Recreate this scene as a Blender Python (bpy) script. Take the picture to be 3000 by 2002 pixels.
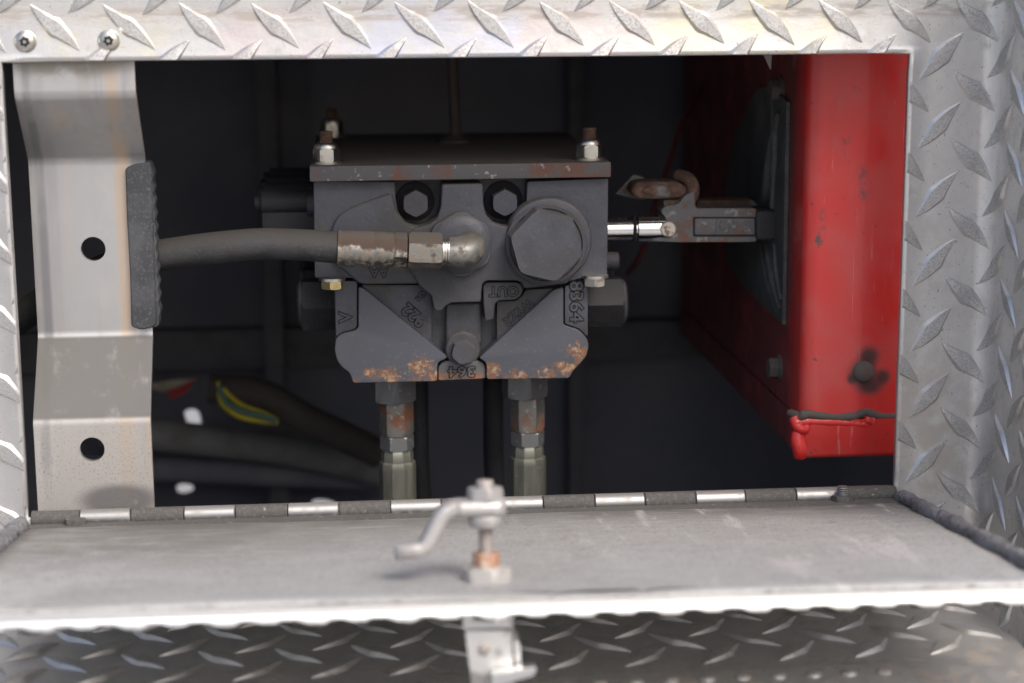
import bpy, bmesh, math, random
from mathutils import Vector, Matrix
random.seed(7)
S = 0.001                      # everything below is written in millimetres
scn = bpy.context.scene
for o in list(bpy.data.objects): bpy.data.objects.remove(o)

# ------------------------------------------------------------------ camera
# Origin: top-left corner of the opening in the panel; X right, Y into the body, Z up.
FPX, CX, CY = 5400.0, 1500.0, 1001.0          # focal length in photo pixels (3000 x 2002)
CAM = Vector((150.066, -830.928, 31.868))
PITCH, YAW, ROLL = 0.191506565, 0.0878226759, -0.00627621
def cam_axes():
    cp, sp = math.cos(PITCH), math.sin(PITCH); cy, sy = math.cos(YAW), math.sin(YAW)
    f = Vector((sy*cp, cy*cp, -sp)); r = Vector((cy, -sy, 0)); u = r.cross(f)
    cr, sr = math.cos(ROLL), math.sin(ROLL)
    return cr*r + sr*u, -sr*r + cr*u, f
RT, UP, FW = cam_axes()
cd = bpy.data.cameras.new('camera'); cam = bpy.data.objects.new('camera', cd)
scn.collection.objects.link(cam); scn.camera = cam
cd.sensor_width = 36.0; cd.lens = FPX/3000.0*36.0
cd.clip_start = 0.02; cd.clip_end = 5000
cam.matrix_world = Matrix((( RT.x, UP.x, -FW.x, CAM.x*S), (RT.y, UP.y, -FW.y, CAM.y*S), (RT.z, UP.z, -FW.z, CAM.z*S), (0, 0, 0, 1)))
cd.dof.use_dof = True; cd.dof.focus_distance = 0.880; cd.dof.aperture_fstop = 6.0
cd.dof.aperture_blades = 7

# ------------------------------------------------------------------ light
SUN_EL, SUN_AZ = math.radians(50), math.radians(150)      # azimuth from +Y towards +X
w = bpy.data.worlds.new('World'); scn.world = w; w.use_nodes = True
wn = w.node_tree; bgn = wn.nodes['Background']
sky = wn.nodes.new('ShaderNodeTexSky'); sky.sky_type = 'NISHITA'; sky.sun_disc = False
sky.sun_elevation = SUN_EL; sky.sun_rotation = SUN_AZ
sky.air_density = 0.9; sky.dust_density = 4.8; sky.ozone_density = 0.0
wn.links.new(sky.outputs[0], bgn.inputs[0]); bgn.inputs[1].default_value = 0.15
sd = bpy.data.lights.new('sun', 'SUN'); sun = bpy.data.objects.new('sun', sd)
sd.energy = 1.5; sd.angle = math.radians(28); sd.color = (1.0, 0.985, 0.96)
sdir = Vector((math.sin(SUN_AZ)*math.cos(SUN_EL), math.cos(SUN_AZ)*math.cos(SUN_EL), math.sin(SUN_EL)))
sun.rotation_euler = sdir.to_track_quat('Z', 'Y').to_euler(); sun.location = (sdir*3)
scn.collection.objects.link(sun)
scn.view_settings.view_transform = 'Standard'; scn.view_settings.look = 'None'
scn.view_settings.gamma = 1.0; scn.view_settings.use_curve_mapping = False
scn.view_settings.exposure = 0.48
scn.render.engine = 'CYCLES'

# ------------------------------------------------------------------ pixel -> plane
def ray(u, v): return RT*((u-CX)/FPX) - UP*((v-CY)/FPX) + FW
def P(u, v, Y):
    d = ray(u, v); return CAM + d*((Y-CAM.y)/d.y)
def PZ(u, v, Z):
    d = ray(u, v); return CAM + d*((Z-CAM.z)/d.z)
def PX(u, v, X):
    d = ray(u, v); return CAM + d*((X-CAM.x)/d.x)
def mmpx(Y, v=800, u=1400):                               # millimetres per photo pixel at a depth
    return (P(u, v, Y)-CAM).dot(FW)/FPX

# ------------------------------------------------------------------ materials
class Mat:
    def __init__(s, name, col, rough=.5, metal=0.0, coat=0.0):
        s.m = bpy.data.materials.new(name); s.m.use_nodes = True
        s.t = s.m.node_tree; s.b = s.t.nodes['Principled BSDF']
        s.geo = s.t.nodes.new('ShaderNodeNewGeometry')
        s.c = s.rgb(col); s.r = s.val(rough); s.k = s.val(metal)
        if coat: s.b.inputs['Coat Weight'].default_value = coat
        s.nrm = None
    def rgb(s, c):
        n = s.t.nodes.new('ShaderNodeRGB'); n.outputs[0].default_value = (c[0], c[1], c[2], 1); return n.outputs[0]
    def val(s, v):
        n = s.t.nodes.new('ShaderNodeValue'); n.outputs[0].default_value = v; return n.outputs[0]
    def math(s, op, a, b=None, clamp=False):
        n = s.t.nodes.new('ShaderNodeMath'); n.operation = op; n.use_clamp = clamp
        for i, x in enumerate((a, b)):
            if x is None: continue
            if isinstance(x, (int, float)): n.inputs[i].default_value = x
            else: s.t.links.new(x, n.inputs[i])
        return n.outputs[0]
    def ramp(s, x, lo, hi):
        n = s.t.nodes.new('ShaderNodeMapRange'); n.interpolation_type = 'SMOOTHSTEP'
        s.t.links.new(x, n.inputs[0]); n.inputs[1].default_value = lo; n.inputs[2].default_value = hi
        n.inputs[3].default_value = 0; n.inputs[4].default_value = 1; return n.outputs[0]
    def noise(s, scale, detail=4, rough=.6, off=0.0):      # scale: features per metre (or a 3-tuple)
        if isinstance(scale, (int, float)): scale = (scale,)*3
        mp = s.t.nodes.new('ShaderNodeMapping'); mp.inputs['Scale'].default_value = scale
        mp.inputs['Location'].default_value = (off, off*.7, off*1.3)
        s.t.links.new(s.geo.outputs['Position'], mp.inputs[0])
        n = s.t.nodes.new('ShaderNodeTexNoise'); n.inputs['Scale'].default_value = 1
        n.inputs['Detail'].default_value = detail; n.inputs['Roughness'].default_value = rough
        s.t.links.new(mp.outputs[0], n.inputs['Vector']); return n.outputs[0]
    def zone(s, p, r, soft, squash=(1, 1, 1)):             # 1 inside, 0 outside a blob at p (mm)
        d = s.t.nodes.new('ShaderNodeVectorMath'); d.operation = 'SUBTRACT'
        s.t.links.new(s.geo.outputs['Position'], d.inputs[0]); d.inputs[1].default_value = Vector(p)*S
        q = s.t.nodes.new('ShaderNodeVectorMath'); q.operation = 'MULTIPLY'
        s.t.links.new(d.outputs[0], q.inputs[0]); q.inputs[1].default_value = squash
        l = s.t.nodes.new('ShaderNodeVectorMath'); l.operation = 'LENGTH'
        s.t.links.new(q.outputs[0], l.inputs[0])
        n = s.t.nodes.new('ShaderNodeMapRange'); n.interpolation_type = 'SMOOTHSTEP'
        s.t.links.new(l.outputs['Value'], n.inputs[0]); n.inputs[1].default_value = r*S; n.inputs[2].default_value = (r+soft)*S
        n.inputs[3].default_value = 1; n.inputs[4].default_value = 0; return n.outputs[0]
    def axis(s, i, lo, hi):
        x = s.t.nodes.new('ShaderNodeSeparateXYZ'); s.t.links.new(s.geo.outputs['Position'], x.inputs[0])
        return s.ramp(x.outputs[i], lo*S, hi*S)
    def up(s, lo=.3, hi=.9):                               # dust settles on faces that look up
        x = s.t.nodes.new('ShaderNodeSeparateXYZ'); s.t.links.new(s.geo.outputs['Normal'], x.inputs[0])
        return s.ramp(x.outputs[2], lo, hi)
    def layer(s, fac, col=None, rough=None, metal=None, amt=1.0):
        if amt != 1.0: fac = s.math('MULTIPLY', fac, amt)
        if col is not None:
            n = s.t.nodes.new('ShaderNodeMix'); n.data_type = 'RGBA'
            s.t.links.new(fac, n.inputs[0]); s.t.links.new(s.c, n.inputs[6]); n.inputs[7].default_value = (*col, 1); s.c = n.outputs[2]
        for key, v in (('r', rough), ('k', metal)):
            if v is not None:
                n = s.t.nodes.new('ShaderNodeMix'); s.t.links.new(fac, n.inputs[0])
                s.t.links.new(getattr(s, key), n.inputs[2]); n.inputs[3].default_value = v; setattr(s, key, n.outputs[0])
        return s
    def spots(s, scale, lo, hi, col, rough=None, metal=None, detail=4, off=0.0, zone=None, amt=1.0):
        f = s.noise(scale, detail, .6, off)
        f = s.ramp(f, lo, hi)
        if zone is not None: f = s.math('MULTIPLY', f, zone)
        return s.layer(f, col, rough, metal, amt)
    def bump(s, scale, dist, detail=4, strength=1.0, h=None):
        n = s.t.nodes.new('ShaderNodeBump'); n.inputs['Distance'].default_value = dist*S; n.inputs['Strength'].default_value = strength
        s.t.links.new(h if h is not None else s.noise(scale, detail), n.inputs['Height'])
        if s.nrm is not None: s.t.links.new(s.nrm, n.inputs['Normal'])
        s.nrm = n.outputs[0]; return s
    def waves(s, vec, per, dist):                          # fine parallel ridges, period per (mm) along vec
        d = s.t.nodes.new('ShaderNodeVectorMath'); d.operation = 'DOT_PRODUCT'
        s.t.links.new(s.geo.outputs['Position'], d.inputs[0]); d.inputs[1].default_value = vec
        return s.bump(None, dist, h=s.math('SINE', s.math('MULTIPLY', d.outputs['Value'], 6.2832/(per*S))))
    def done(s):
        L = s.t.links
        L.new(s.c, s.b.inputs['Base Color']); L.new(s.r, s.b.inputs['Roughness']); L.new(s.k, s.b.inputs['Metallic'])
        if s.nrm is not None: L.new(s.nrm, s.b.inputs['Normal'])
        return s.m

DIRT = (.12, .108, .095)
def tread(name, dirt=.5):
    m = Mat(name, (.72, .708, .695), .37, 1.0)
    m.spots(22, .40, .75, (.60, .60, .60), .50, .9, off=1)
    m.spots((90, 90, 14), .50, .80, (.55, .545, .54), .52, .85, off=3, amt=.6)
    m.spots(60, .52, .72, (.46, .445, .425), .62, .55, off=5, amt=dirt)
    m.spots(130, .60, .74, (.34, .325, .31), .7, .4, detail=6, off=15, amt=.55)
    m.spots(700, .66, .74, DIRT, .8, .1, detail=2, off=2, amt=.8)
    m.spots((900, 900, 60), .60, .75, (.80, .80, .80), .3, 1.0, detail=2, off=19, amt=.35)
    m.bump(900, .06, 3).bump(60, .30, 2)
    return m
M = {}
m = tread('tread_aluminium')
for c, x, z, r in (((.80, .70, .70), 120, 8, 22), ((.70, .72, .84), 190, 9, 34), ((.84, .79, .62), 330, 8, 36), ((.82, .77, .62), 45, 8, 20), ((.80, .70, .69), 255, 9, 22)):  # coloured reflections of the surroundings, painted in as tinted patches
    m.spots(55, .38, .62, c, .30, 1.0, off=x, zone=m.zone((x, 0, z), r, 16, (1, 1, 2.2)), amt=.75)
# a line of grime a little above the opening, and the grubby right jamb
m.spots((50, 50, 260), .40, .60, (.36, .33, .30), .7, .4, off=11, zone=m.zone((200, 0, 19.5), 2.0, 3.0, (.004, .2, 1)), amt=.8)
m.spots(70, .42, .65, (.46, .43, .39), .65, .5, off=12, zone=m.zone((418, 0, -190), 10, 38, (1, 1, .45)), amt=.8)
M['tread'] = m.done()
def knurl(name, base):
    k = Mat(name, base, .50, .95)
    k.spots(70, .40, .70, tuple(x*.72 for x in base), .62, .7, off=4, amt=.8)
    k.spots(1100, .46, .62, tuple(x*.55 for x in base), .75, .4, detail=1, off=9, amt=.6)
    k.bump(1000, .14, 1)
    return k.done()
M['knurl'] = knurl('knurled_lug_top', (.56, .555, .55))
m = tread('step_aluminium', .9); m.spots(16, .15, .50, (.52, .505, .485), .52, .7, off=8, amt=.6)
m.spots(120, .50, .66, (.26, .18, .11), .8, .2, off=18, zone=m.axis(1, -108, -122), amt=.5)
M['step'] = m.done()
M['knurl_step'] = knurl('knurled_step_lug', (.58, .57, .55))
m = Mat('bracket_aluminium', (.58, .577, .575), .44, 1.0)
m.spots((60, 60, 6), .35, .70, (.55, .55, .55), .5, 1.0, off=2, amt=.7)
m.spots((130, 130, 3), .55, .68, (.40, .40, .41), .5, .9, off=6, amt=.45)
m.spots((70, 70, 3), .56, .72, (.66, .54, .41), .48, .9, off=21, amt=.45)
m.spots(45, .5, .75, (.46, .445, .43), .6, .6, off=9, amt=.6)
for xc, rr, col, am, of in ((9, .8, (.26, .26, .28), .8, 41), (14, 1.2, (.42, .41, .42), .6, 42), (46, 2.2, (.60, .46, .33), .7, 43), (53, .8, (.34, .32, .33), .75, 44), (57, 1.2, (.58, .44, .32), .6, 45), (34, 1.4, (.46, .44, .42), .6, 46)):
    m.spots((40, 40, 9), .36, .56, col, .5, .8, off=of, zone=m.zone((xc, 0, 0), rr, 2.6, (1, 0, 0)), amt=am)
z = m.axis(2, -150, -172); m.spots(26, .25, .60, (.40, .375, .35), .68, .45, off=14, zone=z, amt=.7)
m.spots(1000, .54, .66, DIRT, .85, .05, detail=2, off=3, zone=m.axis(2, -150, -192), amt=.7)
m.spots(30, .30, .60, (.36, .345, .33), .65, .4, off=61, zone=m.axis(2, -165, -200), amt=.7)
m.spots(55, .20, .42, (.09, .088, .088), .85, .1, off=1, zone=m.zone((41, 3, -201), 5, 5, (.42, 1, 1)), amt=.85)
m.spots(70, .3, .55, (.30, .27, .22), .75, .3, off=16, zone=m.zone((28, 3, 2), 6, 8, (.35, 1, 1)), amt=.8)
m.layer(m.math('MULTIPLY', m.up(.22, .50), m.ramp(m.noise((120, 120, 25), 4, .6, 4), -.1, .45)), (.122, .120, .117), .80, .10, amt=.97)
m.bump((1200, 1200, 120), .03, 2)
M['bracket'] = m.done()
m = Mat('dusty_inner_sheet', (.48, .486, .49), .52, .5)
m.spots(30, .35, .70, (.34, .342, .345), .70, .2, off=2)
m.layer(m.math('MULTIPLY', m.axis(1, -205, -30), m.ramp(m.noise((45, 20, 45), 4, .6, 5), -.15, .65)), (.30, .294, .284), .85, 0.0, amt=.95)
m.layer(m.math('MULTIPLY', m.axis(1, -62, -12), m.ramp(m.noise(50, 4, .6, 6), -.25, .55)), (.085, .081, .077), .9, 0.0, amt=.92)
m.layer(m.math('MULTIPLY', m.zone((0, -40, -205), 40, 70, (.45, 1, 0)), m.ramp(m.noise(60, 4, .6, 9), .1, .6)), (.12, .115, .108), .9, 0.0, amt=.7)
m.spots(14, .46, .66, (.27, .265, .255), .8, .1, off=51, amt=.5)
m.spots((75, 8, 75), .54, .68, (.56, .56, .555), .55, .4, off=7, zone=m.axis(0, 180, 330), amt=.85)
m.spots(1000, .46, .64, (.15, .145, .138), .9, .0, detail=2, off=3, amt=.62)
m.spots((200, 700, 200), .60, .67, (.12, .115, .108), .9, .0, detail=2, off=13, amt=.6)
m.spots((30, 900, 30), .62, .70, (.66, .66, .66), .4, .7, detail=1, off=33, amt=.35)
m.bump(1500, .10, 3)
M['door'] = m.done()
m = Mat('bright_cut_edge', (.90, .90, .89), .30, 1.0); m.spots(60, .5, .8, (.75, .74, .73), .45, 1.0); M['edge'] = m.done()
m = Mat('hinge_bright', (.33, .33, .33), .48, 1.0); m.spots(240, .45, .72, (.33, .315, .30), .65, .5, amt=.8)
m.layer(m.up(.72, .97), (.17, .16, .15), .85, .0, amt=.9); M['hinge'] = m.done()
m = Mat('hinge_dusty', (.082, .078, .074), .9, .05); m.spots(700, .46, .66, (.115, .11, .104), .85, .05); m.spots(220, .66, .74, (.42, .41, .40), .6, .4, off=3, amt=.7)
m.bump(1400, .12); M['hinge_dusty'] = m.done()
def rubber(name, c, sc=900, d=.12):
    m = Mat(name, c, .62, 0); m.spots(50, .40, .72, tuple(x*1.9 for x in c), .75, 0); m.spots(sc, .55, .70, tuple(x*2.6 for x in c), .8, 0, detail=2)
    m.bump(sc*.6, d); return m
M['rubber'] = rubber('grey_rubber', (.034, .036, .040)).done()
M['seal'] = rubber('seal_rubber', (.105, .107, .115)).bump(220, .7, 3).bump(110, 2.2, 2).done()
m = rubber('hose_rubber', (.022, .022, .024)); m.layer(m.up(.05, .8), (.040, .037, .033), .9, 0, amt=.85)
m.spots(90, .55, .75, (.055, .052, .048), .9, 0, off=8, amt=.5); m.waves((.8, 0, 1), 1.6, .022); M['hose'] = m.done()
M['black'] = rubber('black_plastic', (.018, .018, .021)).done()
M['boot'] = rubber('boot_rubber', (.05, .052, .053)).done()
m = Mat('cast_iron_paint', (.062, .066, .084), .46, .0); m.spots(26, .38, .66, (.040, .042, .050), .66)
m.spots(420, .58, .74, (.11, .11, .115), .6, off=4, amt=.5); m.spots(60, .56, .72, (.070, .060, .048), .75, off=9, amt=.7)
m.layer(m.up(.25, .8), (.105, .096, .085), .9, 0, amt=.8); m.spots(9, .45, .70, (.050, .048, .046), .7, off=29, amt=.7); m.bump(700, .16, 3).bump(180, .25, 3)
M['iron'] = m.done()
def rustzones(m, zs, amt=1.0):
    for i, (u, v, r) in enumerate(zs):
        z = m.zone(P(u, v, 68), 0, r*1.7, (.8, .3, 1.1))
        f = m.ramp(m.math('ADD', m.math('MULTIPLY', m.noise(210, 7, .75, i*3.1), .9), m.math('MULTIPLY', z, .33)), .70, .76)
        m.layer(f, (.17, .088, .052), .88, 0, amt=amt)
        f = m.ramp(m.math('ADD', m.math('MULTIPLY', m.noise(420, 7, .8, i*2.1+5), .9), m.math('MULTIPLY', z, .25)), .69, .74)
        m.layer(f, (.33, .225, .15), .9, 0, amt=amt)
m = Mat('cast_iron_smooth_rusting', (.068, .073, .092), .42, .0); m.spots(22, .35, .70, (.062, .065, .078), .55)
m.spots(500, .60, .70, (.15, .15, .155), .6, off=4, amt=.4); m.bump(900, .05, 3)
rustzones(m, ((1082, 1092, 5), (1145, 1102, 8), (1235, 1075, 9), (1268, 1100, 8), (1437, 1088, 8), (1515, 1104, 7), (1600, 1098, 8), (1692, 1030, 8), (1660, 1080, 8), (1715, 1060, 6)))
f = m.axis(2, P(1300, 1096, 68).z, P(1300, 1116, 68).z)
m.spots(200, .45, .60, (.20, .095, .045), .85, 0, off=31, zone=f, amt=.8)
M['iron_rust'] = m.done()
m = Mat('cast_iron_tab', (.088, .088, .094), .6); m.spots(160, .42, .60, (.26, .115, .055), .85, off=2, zone=m.axis(2, P(1350, 1082, 70).z, P(1350, 1108, 70).z)); M['iron_tab'] = m.done()
m = Mat('worn_plate', (.088, .086, .092), .55); m.spots(60, .46, .62, (.15, .070, .045), .85, off=6, amt=.8); m.spots(300, .62, .70, (.34, .33, .31), .6, .3, off=2, amt=.8)
m.layer(m.up(.4, .9), (.13, .115, .10), .95); m.bump(500, .15); M['plate'] = m.done()
M['groove'] = Mat('cast_groove_dirt', (.016, .017, .022), .85).done()
m = Mat('zinc', (.62, .60, .55), .30, 1.0); m.spots(130, .5, .75, (.36, .32, .26), .6, .5); M['zinc'] = m.done()
m = Mat('yellow_zinc', (.62, .50, .25), .32, 1.0); m.spots(130, .5, .75, (.30, .24, .14), .6, .5); M['yzinc'] = m.done()
m = Mat('rusty_steel', (.115, .066, .050), .85, .1); m.spots(240, .45, .66, (.19, .112, .080), .9, 0); m.spots(90, .56, .7, (.22, .215, .21), .55, .6, off=5); m.bump(600, .2); M['rusty'] = m.done()
m = Mat('rusty_ferrule', (.31, .305, .285), .40, 1.0); m.spots(420, .48, .60, (.20, .165, .125), .75, .2)
f = m.math('ADD', m.noise(150, 4), m.math('MULTIPLY', m.up(-.35, .75), .62)); m.layer(m.ramp(f, .62, .86), (.062, .042, .032), .92, 0); m.layer(m.up(.45, .95), (.070, .062, .052), .95, 0, amt=.85); M['ferrule'] = m.done()
m = Mat('dull_elbow', (.30, .30, .285), .42, .9); m.spots(260, .46, .64, (.13, .115, .095), .75, .2); m.layer(m.up(.15, .85), (.070, .062, .052), .95, 0, amt=.9); M['elbow'] = m.done()
m = Mat('green_plated_ferrule', (.26, .265, .225), .40, .75); m.spots((260, 260, 60), .45, .7, (.15, .145, .12), .6, .4); m.spots(240, .64, .72, (.5, .5, .44), .4, .8, off=3); M['ferrule_low'] = m.done()
m = Mat('rust_stained_fitting', (.22, .215, .20), .48, .55); m.spots((60, 60, 90), .44, .60, (.20, .092, .055), .85, 0); m.spots(400, .6, .7, (.42, .41, .38), .5, .6, off=4); M['fitting'] = m.done()
m = Mat('grey_fitting', (.20, .205, .21), .45, .5); m.spots(300, .6, .72, (.48, .5, .5), .5, .5); M['fitting_grey'] = m.done()
m = Mat('chrome', (.86, .87, .88), .12, 1.0); m.spots(300, .62, .74, (.35, .33, .3), .5, .6); M['chrome'] = m.done()
m = Mat('worn_lever_steel', (.135, .135, .138), .55, .25); m.spots(110, .50, .66, (.17, .085, .055), .85, 0, amt=.8); m.spots(260, .58, .7, (.26, .26, .26), .5, .5, off=3); m.bump(420, .35); M['lever'] = m.done()
m = Mat('pale_pin', (.62, .56, .50), .5, .7); m.spots(420, .52, .62, (.22, .16, .12), .8, 0); M['pin'] = m.done()
m = Mat('red_paint', (.54, .032, .028), .30, 0, coat=.3); m.spots(30, .36, .70, (.50, .066, .060), .46)
m.spots((140, 140, 26), .58, .72, (.40, .085, .08), .5, off=3, amt=.5)
m.spots(230, .66, .70, (.09, .045, .045), .7, off=6, amt=.8)
rp = P(2528, 1088, 38)
for (u, v, r, sx) in ((2528, 1092, 6, 1), (2545, 1045, 4.5, 1), (2585, 1105, 3.5, 1), (2548, 1132, 4, .7), (2497, 1110, 2.5, 1)):
    f = m.math('MULTIPLY', m.zone(P(u, v, 38), r*.4, r*1.3, (sx, .3, 1)), m.ramp(m.noise(120, 5, .6, 2), -.05, .42)); m.layer(f, (.035, .024, .025), .8, 0, amt=.92)
for (u, v, r, sx) in ((2525, 505, 3.0, 1), (2532, 560, 3.2, 1), (2410, 640, 3.2, 1.6), (2408, 672, 3.4, 1.6), (2404, 700, 2, 1), (2480, 412, 1.4, .6)):
    f = m.math('MULTIPLY', m.zone(P(u, v, 38), r*.3, r*1.1, (sx, .3, .6)), m.ramp(m.noise(330, 4, .6, 4), .40, .60)); m.layer(f, (.14, .055, .06), .75, 0, amt=.75)
m.layer(m.math('MULTIPLY', m.axis(1, 46, 70), m.ramp(m.noise(40, 4, .6, 7), .0, .55)), (.075, .020, .021), .8, 0, amt=.88)  # inner side darkens with depth: shade put into the paint colour
m.spots((500, 500, 30), .66, .70, (.52, .20, .19), .5, off=44, amt=.6)
m.spots(90, .70, .72, (.10, .07, .065), .7, off=46, amt=.9)
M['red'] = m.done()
M['weld'] = Mat('red_weld', (.57, .032, .028), .38, 0, coat=.2).bump(260, .5).done()
M['sealer'] = Mat('grey_seam_sealer', (.085, .075, .068), .85).bump(400, .3).done()
m = Mat('dark_compartment', (.165, .175, .215), .80); m.spots(7, .40, .70, (.23, .23, .25), .85); m.spots((14, 14, 5), .5, .75, (.27, .25, .225), .9, off=3, amt=.6); M['dark'] = m.done()
m = Mat('chassis_grey', (.26, .26, .25), .7); m.spots(40, .45, .7, (.18, .175, .165), .8); M['chassis'] = m.done()
def plain(name, c, r=.5, k=0): M[name] = Mat(name, c, r, k).spots(80, .45, .75, tuple(x*.75 for x in c)).done()
plain('yellow_wire', (.62, .50, .03)); plain('green_wire', (.12, .22, .17)); plain('red_cable', (.14, .035, .035), .7); plain('red_tag', (.40, .035, .04))
plain('post_brown', (.145, .145, .155), .8); plain('cream_tag', (.40, .35, .27)); plain('rod_paint', (.075, .064, .056), .7)
m = Mat('latch_zinc', (.50, .49, .48), .48, .7); m.spots(90, .42, .70, (.34, .32, .305), .65, .35); m.spots(50, .60, .72, (.42, .29, .23), .8, .1, off=4, amt=.7); M['latch'] = m.done()
m = Mat('latch_shaft', (.36, .33, .31), .6, .45); m.spots(300, .5, .7, (.24, .20, .17), .8, 0); M['shaft'] = m.done()
m = Mat('copper_rust_nut', (.40, .235, .155), .65, .25); m.spots(200, .42, .66, (.52, .44, .38), .6, .4); M['rustnut'] = m.done()
m = Mat('dull_nut', (.46, .445, .43), .62, .4); m.spots(200, .5, .7, (.33, .31, .29), .8, .1); M['dullnut'] = m.done()
m = Mat('handle_white_metal', (.72, .715, .70), .42, .7); m.spots(55, .52, .60, (.24, .235, .235), .7, .2, off=7); M['handle'] = m.done()
m = Mat('concrete_ground', (.30, .30, .30), .9); m.spots(.8, .35, .7, (.24, .24, .24), .9); m.bump(30, 3); M['ground'] = m.done()

# ------------------------------------------------------------------ object helpers
def link(o): scn.collection.objects.link(o); return o
def thing(name, label, cat, at, group=None):
    o = bpy.data.objects.new(name, None); o.empty_display_size = .01; o.location = Vector(at)*S
    o['label'] = label; o['category'] = cat
    if group: o['group'] = group
    return link(o)
def part(name, bm, mats, parent, ang=35, label=None, smooth=True):
    """link a bmesh (mm, world space) as one mesh object centred on itself"""
    if not isinstance(mats, (list, tuple)): mats = [mats]
    c = Vector((0, 0, 0))
    vs = bm.verts[:]
    if vs:
        lo = Vector([min(v.co[i] for v in vs) for i in range(3)]); hi = Vector([max(v.co[i] for v in vs) for i in range(3)]); c = (lo+hi)/2
    for v in vs: v.co = (v.co-c)*S
    me = bpy.data.meshes.new(name); bm.to_mesh(me); bm.free()
    for x in mats: me.materials.append(M[x] if isinstance(x, str) else x)
    if smooth:
        me.polygons.foreach_set('use_smooth', [True]*len(me.polygons)); me.set_sharp_from_angle(angle=math.radians(ang))
    o = link(bpy.data.objects.new(name, me))
    world = c*S; base = Vector((0, 0, 0)); p = parent
    while p is not None: base += p.location; p = p.parent
    o.parent = parent; o.location = world-base
    if label: o['label'] = label
    return o
def flip_out(bm): bmesh.ops.recalc_face_normals(bm, faces=bm.faces[:])
def prism(pts, y0, y1, bev=0.0, seg=2, bm=None):
    """outline pts (Vectors, x and z used), front face at y0, back at y1; the front rim is rounded"""
    bm2 = bmesh.new()
    ft = [bm2.verts.new((p.x, y0, p.z)) for p in pts]; bk = [bm2.verts.new((p.x, y1, p.z)) for p in pts]
    n = len(pts); f = bm2.faces.new(ft); bm2.faces.new(bk[::-1])
    for i in range(n): bm2.faces.new((ft[i], bk[i], bk[(i+1) % n], ft[(i+1) % n]))
    flip_out(bm2)
    if bev > 0:
        es = [e for e in bm2.edges if all(abs(v.co.y-y0) < 1e-5 for v in e.verts)]
        bmesh.ops.bevel(bm2, geom=es, offset=bev, segments=seg, profile=.6, affect='EDGES', clamp_overlap=True)
    return merge(bm, bm2)
def merge(bm, bm2):
    if bm is None: return bm2
    me = bpy.data.meshes.new('tmp'); bm2.to_mesh(me); bm2.free(); bm.from_mesh(me); bpy.data.meshes.remove(me); return bm
def poly(px, Y): return [P(u, v, Y) for u, v in px]
def rnd(pts, r=2.0, n=4):
    """round the corners of an outline (Vectors in an XZ plane)"""
    out = []
    for i, p in enumerate(pts):
        a = pts[i-1]; b = pts[(i+1) % len(pts)]
        la, lb = (a-p).length, (b-p).length; q = min(r, la*.45, lb*.45)
        s0 = p+(a-p)*(q/la); s1 = p+(b-p)*(q/lb)
        for k in range(n+1):
            t = k/n; out.append(s0*(1-t)**2+p*(2*t*(1-t))+s1*t*t)
    return out
def frame(d):
    d = d.normalized(); a = Vector((0, 0, 1)) if abs(d.z) < .9 else Vector((1, 0, 0))
    x = d.cross(a).normalized(); return x, d.cross(x).normalized()
def lathe(o, d, prof, n=32, ph=0.0, bm=None, ref=None, cap=True):
    """profile [(distance along d, radius)...] swept round the axis from o; n=6 gives hexagons"""
    bm2 = bmesh.new(); d = Vector(d).normalized(); x, y = frame(d)
    if ref is not None: x = (ref-d*ref.dot(d)).normalized(); y = d.cross(x)
    rings = []
    for s, r in prof:
        rings.append([bm2.verts.new(o+d*s+(x*math.cos(ph+2*math.pi*k/n)+y*math.sin(ph+2*math.pi*k/n))*max(r, .01)) for k in range(n)])
    for a, b in zip(rings, rings[1:]):
        for k in range(n): bm2.faces.new((a[k], a[(k+1) % n], b[(k+1) % n], b[k]))
    if cap: bm2.faces.new(rings[0][::-1]); bm2.faces.new(rings[-1])
    flip_out(bm2); return merge(bm, bm2)
def hexa(o, d, h, r, ch=.6, ph=0.0, bm=None, ref=None, both=True, lim0=.925):
    """hexagonal nut or bolt head with chamfered corners"""
    bm2 = bmesh.new(); d = Vector(d).normalized(); x, y = frame(d)
    if ref is not None: x = (ref-d*ref.dot(d)).normalized(); y = d.cross(x)
    n = 48; rings = []
    for s, lim in ((0, r*lim0 if both else 2*r), (ch, 2*r), (h-ch, 2*r), (h, r*lim0)):
        vs = []
        for k in range(n):
            t = 2*math.pi*k/n; hx = r*math.cos(math.pi/6)/math.cos((t % (math.pi/3))-math.pi/6)
            rr = min(hx, lim); vs.append(bm2.verts.new(o+d*s+(x*math.cos(t+ph)+y*math.sin(t+ph))*rr))
        rings.append(vs)
    for a, b in zip(rings, rings[1:]):
        for k in range(n): bm2.faces.new((a[k], a[(k+1) % n], b[(k+1) % n], b[k]))
    bm2.faces.new(rings[0][::-1]); bm2.faces.new(rings[-1]); flip_out(bm2); return merge(bm, bm2)
def crom(pts, sub=8):
    p = [Vector(q) for q in pts]; p = [p[0]*2-p[1]]+p+[p[-1]*2-p[-2]]; out = []
    for i in range(1, len(p)-2):
        for k in range(sub):
            t = k/sub; a, b, c, d = p[i-1], p[i], p[i+1], p[i+2]
            out.append(.5*((2*b)+(c-a)*t+(2*a-5*b+4*c-d)*t*t+(3*b-a-3*c+d)*t**3))
    out.append(p[-2]); return out
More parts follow.
